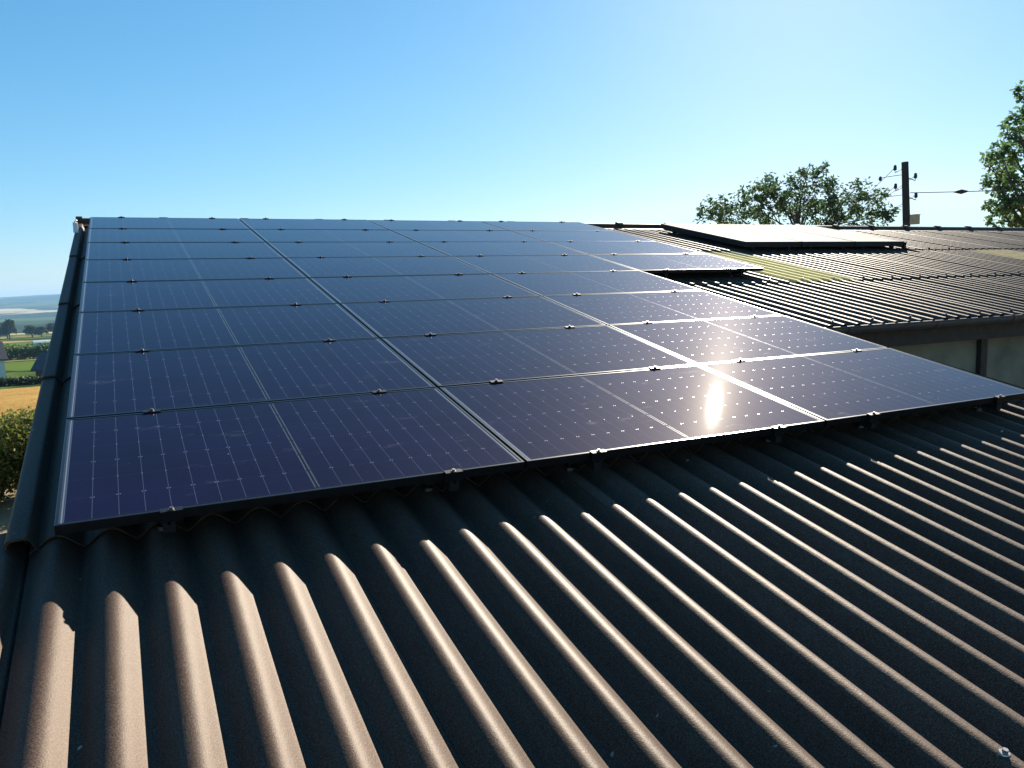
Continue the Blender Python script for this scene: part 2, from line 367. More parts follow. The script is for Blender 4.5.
def ring(name, radii, mat, seg=288):
    b = MB(); vs = []; fs = []
    for r in radii:
        for k in range(seg):
            a = 2 * math.pi * k / seg; x = CAM.x + r * math.sin(a); y = CAM.y + r * math.cos(a)
            vs.append((x, y, hz(r, a, x, y)))
    for i in range(len(radii) - 1):
        for k in range(seg):
            k2 = (k + 1) % seg; fs.append((i * seg + k, (i + 1) * seg + k, (i + 1) * seg + k2, i * seg + k2))
    if radii[0] < 0.01:
        pass
    b.add(vs, fs, True); o = b.build(name, mat); o['kind'] = 'structure'; return o
ring('yard', [0.001, 4, 8, 12, 16, 20.5, 24], M_YARD)
ring('wheat_field', [24, 26, 28, 31, 34, 38, 42, 47, 52, 58, 65, 73, 82, 92, 103, 115], M_WHEAT, 360)
ring('farmland', [115, 122, 130, 140, 155, 175, 200, 230, 260, 300, 350, 410, 480, 560, 640, 700, 800, 900], M_FARM)
ring('hills', [900, 1050, 1250, 1500, 1800, 2150, 2500, 2900, 3300, 3700, 4100, 4500, 4900, 5300, 5700, 6100, 6500, 7000, 7600, 8300, 9000], M_HILL, 720)

# air over the valley
hb = MB(); hb.box((-9600, -9600, -95), (9600, 9600, 110))
hzm = bpy.data.materials.new('air'); hzm.use_nodes = True; nt = hzm.node_tree
nt.nodes.remove(nt.nodes['Principled BSDF'])
pv = nt.nodes.new('ShaderNodeVolumePrincipled'); pv.inputs['Density'].default_value = 1.15e-4
pv.inputs['Color'].default_value = (0.34, 0.62, 1, 1); pv.inputs['Anisotropy'].default_value = 0.0
nt.links.new(pv.outputs[0], nt.nodes['Material Output'].inputs['Volume'])
tag(hb.build('haze', hzm), 'thin pale blue haze lying over the valley and the far hills', 'haze', kind='stuff')

# ------------------------------------------------------------------ barn
barn = thing('barn', 'dark brown corrugated fibre cement farm building whose long roof carries the solar panels', 'barn', T((5, 4, 0)))
BI = T((5, 4, 0)).inverted()
RL = BI @ ROOF
PITCH, X0, ZC, AMP = 0.1672, -0.012, -0.12, 0.053
def prof_z(x):
    h = 0.5 + 0.5 * math.cos(2 * math.pi * (x - X0) / PITCH)
    return ZC - AMP * (1 - h ** 0.72)
NS = 16
def sheet_mesh(ncor, length, lead=0.0, thin=False):
    """one corrugated sheet, origin on a crest line at its lower end, tilted so that it can lap over the one below"""
    b = MB(); xs = [(-0.5 + lead + i / NS) * PITCH for i in range(int(ncor * NS) + 6)]
    th = 0.0065
    def z(x, t):
        h = 0.5 + 0.5 * math.cos(2 * math.pi * x / PITCH); return -AMP * (1 - h ** 0.72) + 0.014 * (1 - t)
    ts = [0, 0.5, 1]; n = len(xs)
    top = [(x, t * length, z(x, t)) for t in ts for x in xs]
    fs = [(j * n + i, j * n + i + 1, (j + 1) * n + i + 1, (j + 1) * n + i) for j in range(2) for i in range(n - 1)]
    b.add(top, fs, True)
    if thin: return b
    bot = [(p[0], p[1], p[2] - th) for p in top]
    b.add(bot, [f[::-1] for f in fs], True)
    e = [(i, n + i, n + i + 1, i + 1) for i in range(n - 1)]
    b.add(top[:n] + bot[:n], e)
    b.add(top[2 * n:] + bot[2 * n:], [f[::-1] for f in e])
    l = [top[0], top[n], top[2 * n], bot[2 * n], bot[n], bot[0]]; b.add(l, [(0, 1, 2, 3, 4, 5)])
    r = [top[n - 1], top[2 * n - 1], top[3 * n - 1], bot[3 * n - 1], bot[2 * n - 1], bot[n - 1]]; b.add(r, [(5, 4, 3, 2, 1, 0)])
    return b
NC = 6
rows = [(-2.05, 0.28), (0.15, 2.17), (2.03, 4.02), (3.88, 6.17), (6.03, 8.66)]
meshes = [sheet_mesh(NC, b - a).mesh('roof_sheet', M_ROOF) for a, b in rows]
far_first = [sheet_mesh(7, b - a).mesh('roof_sheet', M_ROOF) for a, b in rows]
thin_me = sheet_mesh(NC, rows[3][1] - rows[3][0], 0, True)
near_last = [sheet_mesh(4, b - a).mesh('roof_sheet', M_ROOF) for a, b in rows[:2]]
lights = {3: {}}
for ri, (a, b) in enumerate(rows):
    n = 0; si = 0
    while True:
        near = ri < 2
        if near and n > 32: break
        if n * PITCH > 23.9: break
        me = meshes[ri]
        if near and n + NC > 33: me = near_last[ri]
        if not near and n == 0: me = far_first[ri]
        x = X0 + n * PITCH
        o = link('roof_sheet', me, barn, RL @ T((x, a + random.uniform(-0.012, 0.012), ZC + (0.003 if near else 0.008) * (si % 2) + random.uniform(0, 0.002))))
        o['row'] = ri; o['xs'] = x
        n += NC if (near or n) else 7; si += 1
# translucent sheets replace brown ones in the row above the first lap
for o in list(barn.children):
    if o.get('row') == 3:
        if abs(o['xs'] - 7.20) < 0.52 and 'green' not in lights: lights['green'] = o
        if abs(o['xs'] - 13.20) < 0.52 and 'yel' not in lights: lights['yel'] = o
for key, mat, lab in (('green', M_GREEN, 'translucent yellow green rooflight sheet'), ('yel', M_YEL, 'translucent pale yellow rooflight sheet')):
    o = lights[key]; o.data = thin_me.mesh('rooflight_sheet', mat)
    o.name = 'rooflight_sheet'; o['label'] = lab
for o in barn.children:
    if 'row' in o: del o['row']; del o['xs']

# verge caps along the left edge
def verge(a, b, lift, sx=0.018, sz=-0.004):
    outer = [(-0.075, -0.152), (-0.084, -0.148), (-0.092, -0.136), (-0.108, -0.106), (-0.115, -0.099), (-0.124, -0.097), (-0.162, -0.100), (-0.172, -0.104), (-0.178, -0.114), (-0.180, -0.38)]
    outer = [(x + sx, z + sz) for x, z in outer]
    inner = [(x + (0.007 if i > 6 else 0.003), z - 0.008) for i, (x, z) in enumerate(outer)]
    bb = MB(); n = len(outer)
    vs = [(x, a, z + lift) for x, z in outer] + [(x, b, z) for x, z in outer]
    bb.add(vs, [(i + 1, i, n + i, n + i + 1) for i in range(n - 1)], True)
    vs = [(x, a, z + lift) for x, z in inner] + [(x, b, z) for x, z in inner]
    bb.add(vs, [(i, i + 1, n + i + 1, n + i) for i in range(n - 1)], True)
    e = [(x, a, z + lift) for x, z in outer] + [(x, a, z + lift) for x, z in inner]
    bb.add(e, [(i, i + 1, n + i + 1, n + i) for i in range(n - 1)])
    return bb.build('verge_cap', M_ROOF, barn, RL)
for i, (a, b) in enumerate(rows): verge(a - 0.03, b - 0.02, 0.013, *((-0.035, -0.03) if i == 0 else (0.018, -0.004)))

# ridge caps, one metre each, with a collar at the lap
for k in range(24):
    b = MB(); xa = (-0.165 if k == 0 else -0.19 + k); xb = -0.19 + k + 1.03
    def rp(r, dz): 
        pts = [(8.38, -0.120 + dz), (8.52, -0.112 + dz)]
        for i in range(7):
            th = R(150 - i * 20); pts.append((8.60 + r * math.cos(th), -0.135 + r * math.sin(th) + dz))
        pts += [(8.70, -0.155 + dz), (8.83, -0.205 + dz)]
        return pts
    up = rp(0.080, 0.006); lo = [(y, z - 0.012) for y, z in reversed(up)]
    b.extrude(up + lo, xa, xb)
    up = rp(0.093, 0.014); lo = [(y, z - 0.012) for y, z in reversed(up)]
    b.extrude(up[1:-1] + lo[1:-1], xa - (0.03 if k else 0.0), xa + 0.07)
    b.build('ridge_cap', M_ROOF, barn, RL)
# white tag at the left ridge end
wt = MB(); wt.extrude([(7.55, -0.085), (7.57, -0.080), (7.66, 0.015), (7.63, 0.02), (7.55, -0.07)], -0.165, -0.115)
wt.tube([(-0.14, 7.60, -0.06), (-0.14, 7.62, 0.035), (-0.12, 7.61, 0.045)], 0.008, 6)
wt.build('verge_clip', M_WHITE, barn, RL)['label'] = 'small white clip near the top of the left verge'

# roof bolts on the crests
def bolt_mesh():
    b = MB(); b.tube([(0, 0, 0), (0, 0, 0.004)], [0.015, 0.013], 14); b.tube([(0, 0, 0.004), (0, 0, 0.013)], 0.0075, 6)
    return b.mesh('roof_bolt', M_STEEL)
bm_ = bolt_mesh(); bm2 = bm_.copy(); bm2.materials.clear(); bm2.materials.append(M_RAIL)
for n in (13, 16, 19, 22, 25, 28, 31):
    link('roof_bolt', bm_, barn, RL @ T((X0 + n * PITCH, -1.81, ZC + 0.011)))
for y in (2.16, 4.0, 6.15):
    for n in range(35, 80, 3):
        if len([1 for o in barn.children if o.name.startswith('roof_bolt')]) < 52:
            link('roof_bolt', bm2, barn, RL @ T((X0 + n * PITCH, y, ZC + 0.014)))

# rear slope, walls, eave timbers
b = MB()
ry, rz = 8.60, -0.16
wp = ROOF @ Vector((0, ry, rz)); ridge_y, ridge_z = wp.y, wp.z
def rear():
    b = MB(); dx = PITCH / 8; nx = int(24.0 / dx); L1 = 4.6; c, s = math.cos(SLOPE), math.sin(SLOPE)
    top = []
    for t in (0, 1):
        for i in range(nx):
            x = -0.19 + i * dx; zz = 0.03 - AMP * (1 - (0.5 + 0.5 * math.cos(2 * math.pi * (x - X0) / PITCH)) ** .72)
            top.append((x, ridge_y + 0.05 + t * L1 * c, ridge_z - t * L1 * s + zz - 0.02))
    b.add(top, [(i, i + 1, nx + i + 1, nx + i) for i in range(nx - 1)], True)
    return b.build('rear_roof_slope', M_ROOF, barn, BI)
rear()
re_y, re_z = ridge_y + 4.6 * math.cos(SLOPE), ridge_z - 4.6 * math.sin(SLOPE)
def roofz(y): return 4.0 + (y * math.tan(SLOPE)) - 0.22      # underside of the sheets at world y
def wall_prism(pts, name, mat):        # pts: (x,y) loop with a bottom at z=0 and a top given per point
    pass
def wall_x(xa, xb, y, t, ztop, mat=M_WALL, z0=-0.05):
    b = MB(); b.box((xa, y, z0), (xb, y + t, ztop)); return b.build('wall', mat, barn, BI)
def wall_y(x, t, ya, yb, poly_top):
    b = MB(); prof = [(ya, -0.05), (yb, -0.05)] + poly_top[::-1]
    b.extrude(prof, x, x + t); return b.build('wall', M_WALL, barn, BI)
wall_x(-0.12, 5.3, -1.85, 0.12, roofz(-1.85))
wall_x(5.3, 23.8, 2.42, 0.12, roofz(2.42))
wall_x(-0.12, 23.8, re_y - 0.4, 0.12, re_z - 0.2)
wall_y(-0.12, 0.1, -1.72, re_y - 0.41, [(-1.72, roofz(-1.72)), (ridge_y, roofz(ridge_y)), (re_y - 0.41, re_z - 0.15)])
wall_y(23.68, 0.1, 2.55, re_y - 0.41, [(2.55, roofz(2.55)), (ridge_y, roofz(ridge_y)), (re_y - 0.41, re_z - 0.15)])
wall_y(5.18, 0.11, -1.72, 2.41, [(-1.72, roofz(-1.72)), (2.41, roofz(2.41))])
b = MB(); b.box((5.42, 2.36, 4.08), (23.9, 2.415, 4.30)); b.build('wall_beam', M_TIMB, barn, BI)
for x in (6.6, 8.30, 10.3, 12.3, 14.3, 16.3, 18.3, 20.3):
    b = MB(); b.box((x - 0.05, 2.365, -0.05), (x + 0.05, 2.417, 4.075)); b.build('wall_post', M_TIMB, barn, BI)
b = MB(); b.box((5.40, 2.19, 4.07), (23.9, 2.215, 4.24)); b.build('fascia_board', M_TIMB, barn, BI)
# half round gutter along the far eave with brackets
def gutter(xa, xb, y, z, r=0.068):
    out = [(y + r * math.cos(R(180 + i * 15)), z + r * math.sin(R(180 + i * 15))) for i in range(13)]
    inn = [(y + (r - 0.005) * math.cos(R(180 + i * 15)), z + (r - 0.005) * math.sin(R(180 + i * 15))) for i in range(12, -1, -1)]
    b = MB(); b.extrude(out + inn, xa, xb, smooth=False)
    b.tube([(xa, y - r - 0.002, z + 0.004), (xb, y - r - 0.002, z + 0.004)], 0.009, 8)
    g = b.build('gutter', M_GUT, barn, BI)
    x = xa + 0.5
    while x < xb - 0.1:
        k = MB(); ro = r + 0.006
        o2 = [(y + ro * math.cos(R(175 + i * 16)), z + ro * math.sin(R(175 + i * 16))) for i in range(12)]
        i2 = [(y + (ro - 0.004) * math.cos(R(175 + i * 16)), z + (ro - 0.004) * math.sin(R(175 + i * 16))) for i in range(11, -1, -1)]
        k.extrude(o2 + i2, x - 0.014, x + 0.014); q = k.build('gutter_bracket', M_GUT, g, Matrix())
        x += 1.15
    return g
gutter(5.42, 23.9, 2.075, 4.295)
gutter(-0.2, 5.36, -2.06, 3.40)

# ------------------------------------------------------------------ mounting rails and solar panels
CP, RP = 1.7229, 1.04
def rail(x, ya, yb, label):
    t = thing('mounting_rail', label, 'mounting rail', ROOF @ T((x, ya, 0)), 'rails that carry the solar panels')
    b = MB(); Lr = yb - ya
    b.extrude([(-0.02, -0.077), (0.02, -0.077), (0.02, -0.0365), (0.006, -0.0365), (0.006, -0.046), (-0.006, -0.046), (-0.006, -0.0365), (-0.02, -0.0365)], 0, Lr, 'y')
    b.build('rail_profile', M_RAIL, t, Matrix())
    y = 0.12
    n = round((x - X0) / PITCH); xc = X0 + n * PITCH - x
    while y < Lr:
        f = MB(); sx = math.copysign(1, xc) if abs(xc) > 0.001 else 1
        f.box((min(0, xc) - 0.022, y - 0.02, -0.0835), (max(0, xc) + 0.022, y + 0.02, -0.0775))
        f.tube([(xc, y, -0.125), (xc, y, -0.066)], 0.006, 8); f.tube([(xc, y, -0.0775), (xc, y, -0.069)], 0.010, 6)
        f.tube([(xc, y, -0.118), (xc, y, -0.104)], [0.021, 0.017], 12)
        f.build('hanger_bolt', M_RAIL, t, Matrix()); y += 2.08
    return t
cw = ['leftmost', 'second', 'third', 'fourth']
for c in range(4):
    for j, dx in enumerate((0.34, 1.39)):
        rail(c * CP + dx, (-0.018 if c < 3 else 4 * RP - 0.018), 8 * RP + 0.05,
             'dark metal rail under the %s column of solar panels, %s of its two' % (cw[c], 'left' if j == 0 else 'right'))

def frame_mesh():
    b = MB(); W, D, lip, h = PW, PD, 0.011, 0.035
    o = [(0, 0), (W, 0), (W, D), (0, D)]; i = [(lip, lip), (W - lip, lip), (W - lip, D - lip), (lip, D - lip)]
    c = 0.0012
    oc = [(c, c), (W - c, c), (W - c, D - c), (c, D - c)]
    vs = [(x, y, -h) for x, y in o] + [(x, y, -c) for x, y in o] + [(x, y, 0) for x, y in oc] + [(x, y, 0) for x, y in i] + [(x, y, -0.006) for x, y in i]
    i2 = [(0.028, 0.028), (W - 0.028, 0.028), (W - 0.028, D - 0.028), (0.028, D - 0.028)]
    vs += [(x, y, -h) for x, y in i2]
    fs = []
    for k in range(4):
        k2 = (k + 1) % 4
        fs += [(k, k2, 4 + k2, 4 + k), (4 + k, 4 + k2, 8 + k2, 8 + k), (8 + k, 8 + k2, 12 + k2, 12 + k), (12 + k, 12 + k2, 16 + k2, 16 + k), (k2, k, 20 + k, 20 + k2)]
    b.add(vs, fs); return b.mesh('panel_frame', M_FRAME)
def glass_mesh():
    b = MB(); e = 0.0105; b.box((e, e, -0.0058), (PW - e, PD - e, -0.0016)); return b.mesh('solar_glass', M_CELL)
def back_mesh():
    b = MB(); b.box((0.012, 0.012, -0.0085), (PW - 0.012, PD - 0.012, -0.0062)); return b.mesh('back_sheet', M_BLACK)
def clamp_meshes(kind):
    b = MB()
    if kind == 'mid':
        b.box((-0.036, -0.026, 0.0006), (0.036, 0.006, 0.0052)); b.box((-0.036, -0.0135, -0.03), (0.036, -0.0065, 0.0005)); by = -0.010; bz = 0.0052
    else:      # end clamp: lip on the frame, leg down in front of it, foot on the rail
        b.box((-0.036, -0.020, 0.0006), (0.036, 0.008, 0.0052)); b.box((-0.036, -0.020, -0.036), (0.036, -0.0015, 0.0004)); by = -0.009; bz = 0.0052
    k = MB(); k.tube([(0, by, bz), (0, by, bz + 0.003)], 0.0105, 14); k.tube([(0, by, bz + 0.003), (0, by, bz + 0.010)], 0.0070, 6)
    return b.mesh('mounting_clamp', M_BLACK), k.mesh('clamp_bolt', M_DULL)
FM, GM, BMs = frame_mesh(), glass_mesh(), back_mesh()
CL = {k: clamp_meshes(k) for k in ('mid', 'end')}
rown = ['lowest', 'second lowest', 'third lowest', 'fourth lowest', 'fourth highest', 'third highest', 'second highest', 'topmost']
coln = ['left verge column', 'second column from the left', 'third column from the left', 'short fourth column on the right']
def panel(c, r):
    lab = 'black framed solar panel in the %s row, %s' % (rown[r], coln[c])
    if (c, r) == (1, 0): lab = 'black framed solar panel in the lowest row with the blinding sun reflection'
    t = thing('solar_module', lab, 'solar panel', ROOF @ T((c * CP + random.uniform(-.001, .001), r * RP, 0)) @ Matrix.Rotation(random.uniform(-.0012, .0012), 4, 'X') @ Matrix.Rotation(random.uniform(-.0008, .0008), 4, 'Y'), 'solar panels in the big roof array')
    link('panel_frame', FM, t); link('solar_glass', GM, t); link('back_sheet', BMs, t)
    def clamp(x, y, kind, flip):
        mtx = T((x, y, 0)) @ (Matrix.Rotation(math.pi, 4, 'Z') if flip else Matrix())
        q = link('mounting_clamp', CL[kind][0], t, mtx); link('clamp_bolt', CL[kind][1], q)
    front = r == 0 or (c == 3 and r == 4)
    for dx in (0.34, 1.39):
        clamp(dx + random.uniform(-.012, .012), 0, 'end' if front else 'mid', False)
        if r == 7: clamp(dx, PD, 'end', True)
    return t
for c in range(4):
    for r in range(8):
        if c == 3 and r < 4: continue
        panel(c, r)

# ------------------------------------------------------------------ solar thermal collectors lying higher on the far roof
CWID, CDEP = 1.11, 2.02
def collector(k, lab):
    t = thing('solar_collector', lab, 'solar collector', ROOF @ T((8.29 + k * CWID, 6.05, 0.02)), 'glass collectors near the ridge')
    b = MB(); W, D, h = CWID - 0.026, CDEP, 0.080; lip = 0.022
    o = [(0, 0), (W, 0), (W, D), (0, D)]; i = [(lip, lip), (W - lip, lip), (W - lip, D - lip), (lip, D - lip)]
    vs = [(x, y, -h) for x, y in o] + [(x, y, 0) for x, y in o] + [(x, y, 0) for x, y in i] + [(x, y, -0.006) for x, y in i]
    fs = [(3, 2, 1, 0)]
    for q in range(4):
        q2 = (q + 1) % 4
        fs += [(q, q2, 4 + q2, 4 + q), (4 + q, 4 + q2, 8 + q2, 8 + q), (8 + q, 8 + q2, 12 + q2, 12 + q)]
    b.add(vs, fs); b.build('collector_case', M_COLLF, t)
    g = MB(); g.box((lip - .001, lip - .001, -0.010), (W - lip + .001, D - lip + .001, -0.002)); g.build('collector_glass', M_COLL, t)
    for x in (0.2, W - 0.2):
        for y in (0.03, D - 0.15):
            f = MB(); f.box((x - 0.02, y, -0.142), (x + 0.02, y + 0.06, -0.081)); f.box((x - 0.03, y - 0.05, -0.142), (x + 0.03, y + 0.06, -0.136))
            f.build('mounting_bracket', M_BLACK, t)
    if k == 2:
        f = MB(); f.box((W + 0.002, -0.01, -0.10), (W + 0.05, 0.16, -0.01)); f.tube([(W + 0.03, 0.05, -0.09), (W + 0.06, -0.05, -0.13), (W + 0.06, -0.25, -0.14)], 0.022, 8)
        f.build('pipe_connection', M_BLACK, t)
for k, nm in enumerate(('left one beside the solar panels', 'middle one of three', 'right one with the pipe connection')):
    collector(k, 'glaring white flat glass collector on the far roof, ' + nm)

# ------------------------------------------------------------------ pole and lines
pb, pt = Vector((24.20, 15.25, -0.1)), Vector((23.91, 15.55, 8.48))
pole = thing('utility_pole', 'dark leaning wooden pole with black insulators behind the roof ridge', 'utility pole', T((24.2, 15.25, 0)))
PI_ = T((24.2, 15.25, 0)).inverted()
b = MB(); b.tube([pb, pb.lerp(pt, .5), pt], [0.145, 0.13, 0.108], 14); b.build('pole_shaft', M_POLE, pole, PI_)
sidev = Vector((-0.616, 0.788, 0))          # left as seen from the roof
def insul(h, s):
    p = pb.lerp(pt, (h - pb.z) / (pt.z - pb.z)); q = p + sidev * s * 0.30
    b = MB(); b.tube([p + sidev * s * 0.1, q + Vector((0, 0, -0.10)), q + Vector((0, 0, -0.02))], 0.014, 6)
    b.tube([q + Vector((0, 0, z)) for z in (-0.03, 0.0, 0.02, 0.06, 0.08, 0.12, 0.15)], [0.03, 0.062, 0.045, 0.06, 0.042, 0.05, 0.02], 12)
    b.build('insulator', M_CER, pole, PI_); return q + Vector((0, 0, 0.07))
hl = [(8.26, 1), (7.95, -1), (7.66, 1), (7.32, -1)]
att = [insul(h, s) for h, s in hl]
for hgt in (8.05, 7.40):
    p = pb.lerp(pt, hgt / 8.5); b = MB()
    b.tube([p + sidev * 0.12 + Vector((0, 0, .05)), p + sidev * 0.55 + Vector((0, 0, 0.02)), p + sidev * 0.75], 0.012, 6)
    b.tube([p + sidev * 0.75 + Vector((0, 0, -0.10)), p + sidev * 0.75 + Vector((0, 0, -.03)), p + sidev * .75 + Vector((0, 0, .05))], [0.03, 0.06, 0.03], 10)
    b.build('strain_insulator', M_CER, pole, PI_)
b = MB(); p = pb.lerp(pt, 6.62 / 8.5); d = Vector((0.616, -0.788, 0)) ; f = Vector((-.788, -.616, 0))
c0 = p + d * 0.25
vs = []
for sx in (-1, 1):
    for sy in (-1, 1):
        for sz in (-1, 1): vs.append(c0 + d * 0.15 * sx + f * 0.10 * sy + Vector((0, 0, 0.15 * sz)))
b.add(vs, [(0, 1, 3, 2), (4, 6, 7, 5), (0, 4, 5, 1), (2, 3, 7, 6), (0, 2, 6, 4), (1, 5, 7, 3)])
b.box((c0.x - .1, c0.y - .14, c0.z + .152), (c0.x + .1, c0.y + .14, c0.z + .17))
b.build('meter_box', M_BOX, pole, PI_)
def cable(a, e, sag, label, r=0.011):
    pts = [a.lerp(e, i / 16) + Vector((0, 0, -sag * 4 * (i / 16) * (1 - i / 16))) for i in range(17)]
    b = MB(); b.tube(pts, r, 6)
    return tag(b.build('power_cable', M_WIRE), label, 'cable', 'cables strung from the pole')
far = Vector((42.0, 36.0, 0))
names = ['highest thin cable running left from the pole top', 'second highest thin cable running left from the pole', 'third highest thin cable running left from the pole', 'lowest thin cable running left from the pole']
for i, (a, nm) in enumerate(zip(att, names)):
    cable(a, far + Vector((i * .3, i * .2, 8.9 - i * 0.28)), 0.5, nm)
ca = pb.lerp(pt, 7.5 / 8.5) + d * 0.13
ce = Vector((19.3, 9.6, 6.62)) + (Vector((19.3, 9.6, 6.62)) - ca) * 0.0
ca2 = ca; ce2 = Vector((30.5, 7.9, 7.38))
w = cable(ca2, ce2, 0.12, 'single cable with a black joint running right from the pole into the tree', 0.013)
k = ca2.lerp(ce2, 0.15) + Vector((0, 0, -0.061))
b = MB(); dr = (ce2 - ca2).normalized(); b.tube([k - dr * .22, k - dr * .1, k, k + dr * .1, k + dr * .2], [0.015, 0.05, 0.08, 0.05, 0.015], 10)
b.build('cable_joint', M_TIMB, w)

# ------------------------------------------------------------------ vegetation
def leaf(b, p, size, elong=2.2, droop=0.3):
    d = Vector((random.gauss(0, 1), random.gauss(0, 1), random.gauss(0, .7) - droop)).normalized()
    s = d.cross(Vector((random.gauss(0, 1), random.gauss(0, 1), random.gauss(0, 1)))).normalized()
    n = d.cross(s); l = size * random.uniform(.7, 1.3); w = l / elong
    o = len(b.v)
    b.v += [tuple(p), tuple(p + d * l * .45 + s * w * .5 + n * l * .06), tuple(p + d * l), tuple(p + d * l * .45 - s * w * .5 + n * l * .06)]
    b.f += [(o, o + 1, o + 2), (o, o + 2, o + 3)]; b.sm += [False, False]
def tree(name, label, base, clusters, dens, lsize, mat, group=None, elong=2.2, trunk_r=0.2, squash=1.0):
    base = Vector(base); t = thing(name, label, 'tree', T(base), group)
    cen = Vector((0, 0, 0))
    for c in clusters: cen += Vector(c[:3])
    cen /= len(clusters); zlo = min(c[2] for c in clusters)
    tk = MB(); fork = Vector((base.x * .5 + cen.x * .5, base.y * .5 + cen.y * .5, base.z + (zlo - base.z) * 0.75))
    top = cen - base
    tk.tube([Vector((0, 0, -0.1)), (fork - base) * .5 + Vector((.1, -.05, 0)), fork - base, top * 0.97], [trunk_r * 1.25, trunk_r, trunk_r * .8, trunk_r * .3], 10)
    br = MB()
    for c in clusters:
        e = Vector(c[:3]) - base; s = (fork - base).lerp(top, random.uniform(0, .7))
        mid = s.lerp(e, .55) + Vector((random.uniform(-.2, .2), random.uniform(-.2, .2), random.uniform(-.25, .05))) * (e - s).length * .3
        br.tube([s, mid, e], [trunk_r * .32, trunk_r * .18, trunk_r * .05], 6)
        for _ in range(4):
            q = e + Vector((random.gauss(0, 1), random.gauss(0, 1), random.gauss(0, 1))).normalized() * c[3]
            br.tube([mid.lerp(e, random.uniform(.4, 1)), q], [trunk_r * .07, trunk_r * .02], 4, False)
    tk.build('trunk', M_BARK, t); br.build('branches', M_BARK, t)
    cr = MB()
    for c in clusters:
        p0 = Vector(c[:3]) - base; r = c[3]; nl = max(12, int(dens * r * r))
        # sprays: several twig tips, each a rosette of leaves
        tips = [p0 + Vector((random.gauss(0, 1), random.gauss(0, 1), random.gauss(0, 1) * squash)).normalized() * r * random.uniform(.35, 1.05) for _ in range(max(4, int(7 + 10 * min(r, 2))))]
        for _ in range(nl):
            tp = random.choice(tips)
            q = tp + Vector((random.gauss(0, 1), random.gauss(0, 1), random.gauss(0, 1))) * r * 0.17
            leaf(cr, q, lsize, elong)
    cr.build('crown', mat, t)
    return t
LC = [(16.93, 17.45, 6.78, 0.2), (17.59, 17.95, 7.09, 0.24), (17.67, 17.28, 7.15, 0.44), (17.93, 17.86, 6.87, 0.34), (18.42, 17.51, 6.94, 0.44), (17.77, 16.13, 6.97, 0.41), (17.91, 15.81, 7.42, 0.44), (19.59, 17.18, 7.85, 0.34), (18.65, 15.99, 7.19, 0.48), (18.4, 16.15, 6.83, 0.48), (20.33, 17.03, 6.95, 0.44), (19.29, 16.13, 7.34, 0.34), (20.24, 16.53, 7.85, 0.44), (19.73, 15.71, 8.09, 0.27), (20.3, 15.72, 7.87, 0.41), (19.06, 15.18, 7.25, 0.48), (20.18, 15.83, 6.95, 0.48), (20.92, 15.92, 7.51, 0.41), (20.41, 15.14, 7.04, 0.48), (20.72, 15.65, 6.73, 0.44), (21.04, 15.02, 7.49, 0.37), (20.0, 13.8, 7.0, 0.31), (21.1, 15.29, 6.91, 0.41), (21.28, 14.4, 7.16, 0.27), (20.74, 13.88, 6.65, 0.44), (20.33, 13.27, 6.5, 0.27), (21.66, 15.07, 6.59, 0.31), (18.31, 17.07, 7.46, 0.24), (19.92, 16.41, 6.57, 0.48), (19.44, 17.47, 6.59, 0.48), (20.64, 15.64, 6.38, 0.48), (18.68, 18.3, 6.65, 0.41), (20.49, 14.55, 6.29, 0.41)]
tree('ash_tree', 'dark green feathery tree rising behind the ridge and the white collectors', (19.7, 16.0, 0), LC, 1350, 0.145, M_LEAF1, elong=2.4, trunk_r=0.11)
RC = [(27.37, 13.91, 10.61, 0.31), (26.38, 13.47, 9.54, 0.35), (27.49, 14.46, 9.58, 0.23), (27.57, 14.03, 9.24, 0.39), (25.27, 13.27, 8.53, 0.31), (25.54, 13.06, 8.47, 0.43), (25.46, 13.64, 8.22, 0.31), (27.56, 14.52, 8.24, 0.43), (25.96, 14.07, 7.7, 0.27), (26.64, 14.07, 7.6, 0.43), (26.05, 13.19, 7.72, 0.47), (26.2, 14.1, 7.01, 0.23), (26.12, 13.55, 6.95, 0.47), (26.26, 13.13, 6.97, 0.51), (26.51, 14.04, 6.49, 0.31), (26.77, 13.64, 6.49, 0.43), (27.8, 13.79, 10.05, 0.47), (27.36, 13.23, 11.14, 0.51), (28.11, 13.41, 9.03, 0.7), (27.81, 13.5, 8.07, 0.62), (28.25, 13.55, 6.95, 0.7), (27.68, 12.61, 10.1, 0.7), (26.51, 11.57, 8.04, 0.78), (28.31, 12.64, 6.86, 0.7), (28.28, 13.34, 12.03, 0.39), (28.46, 12.66, 11.4, 0.47), (27.86, 11.64, 9.01, 0.7), (28.34, 11.66, 7.22, 0.62), (26.86, 11.24, 6.09, 0.55), (27.78, 13.39, 6.05, 0.47)]
tree('poplar_tree', 'tall pale green leafy tree at the right edge of the photo', (27.5, 12.9, 0), RC, 1300, 0.15, M_LEAF2, elong=1.6, trunk_r=0.2)

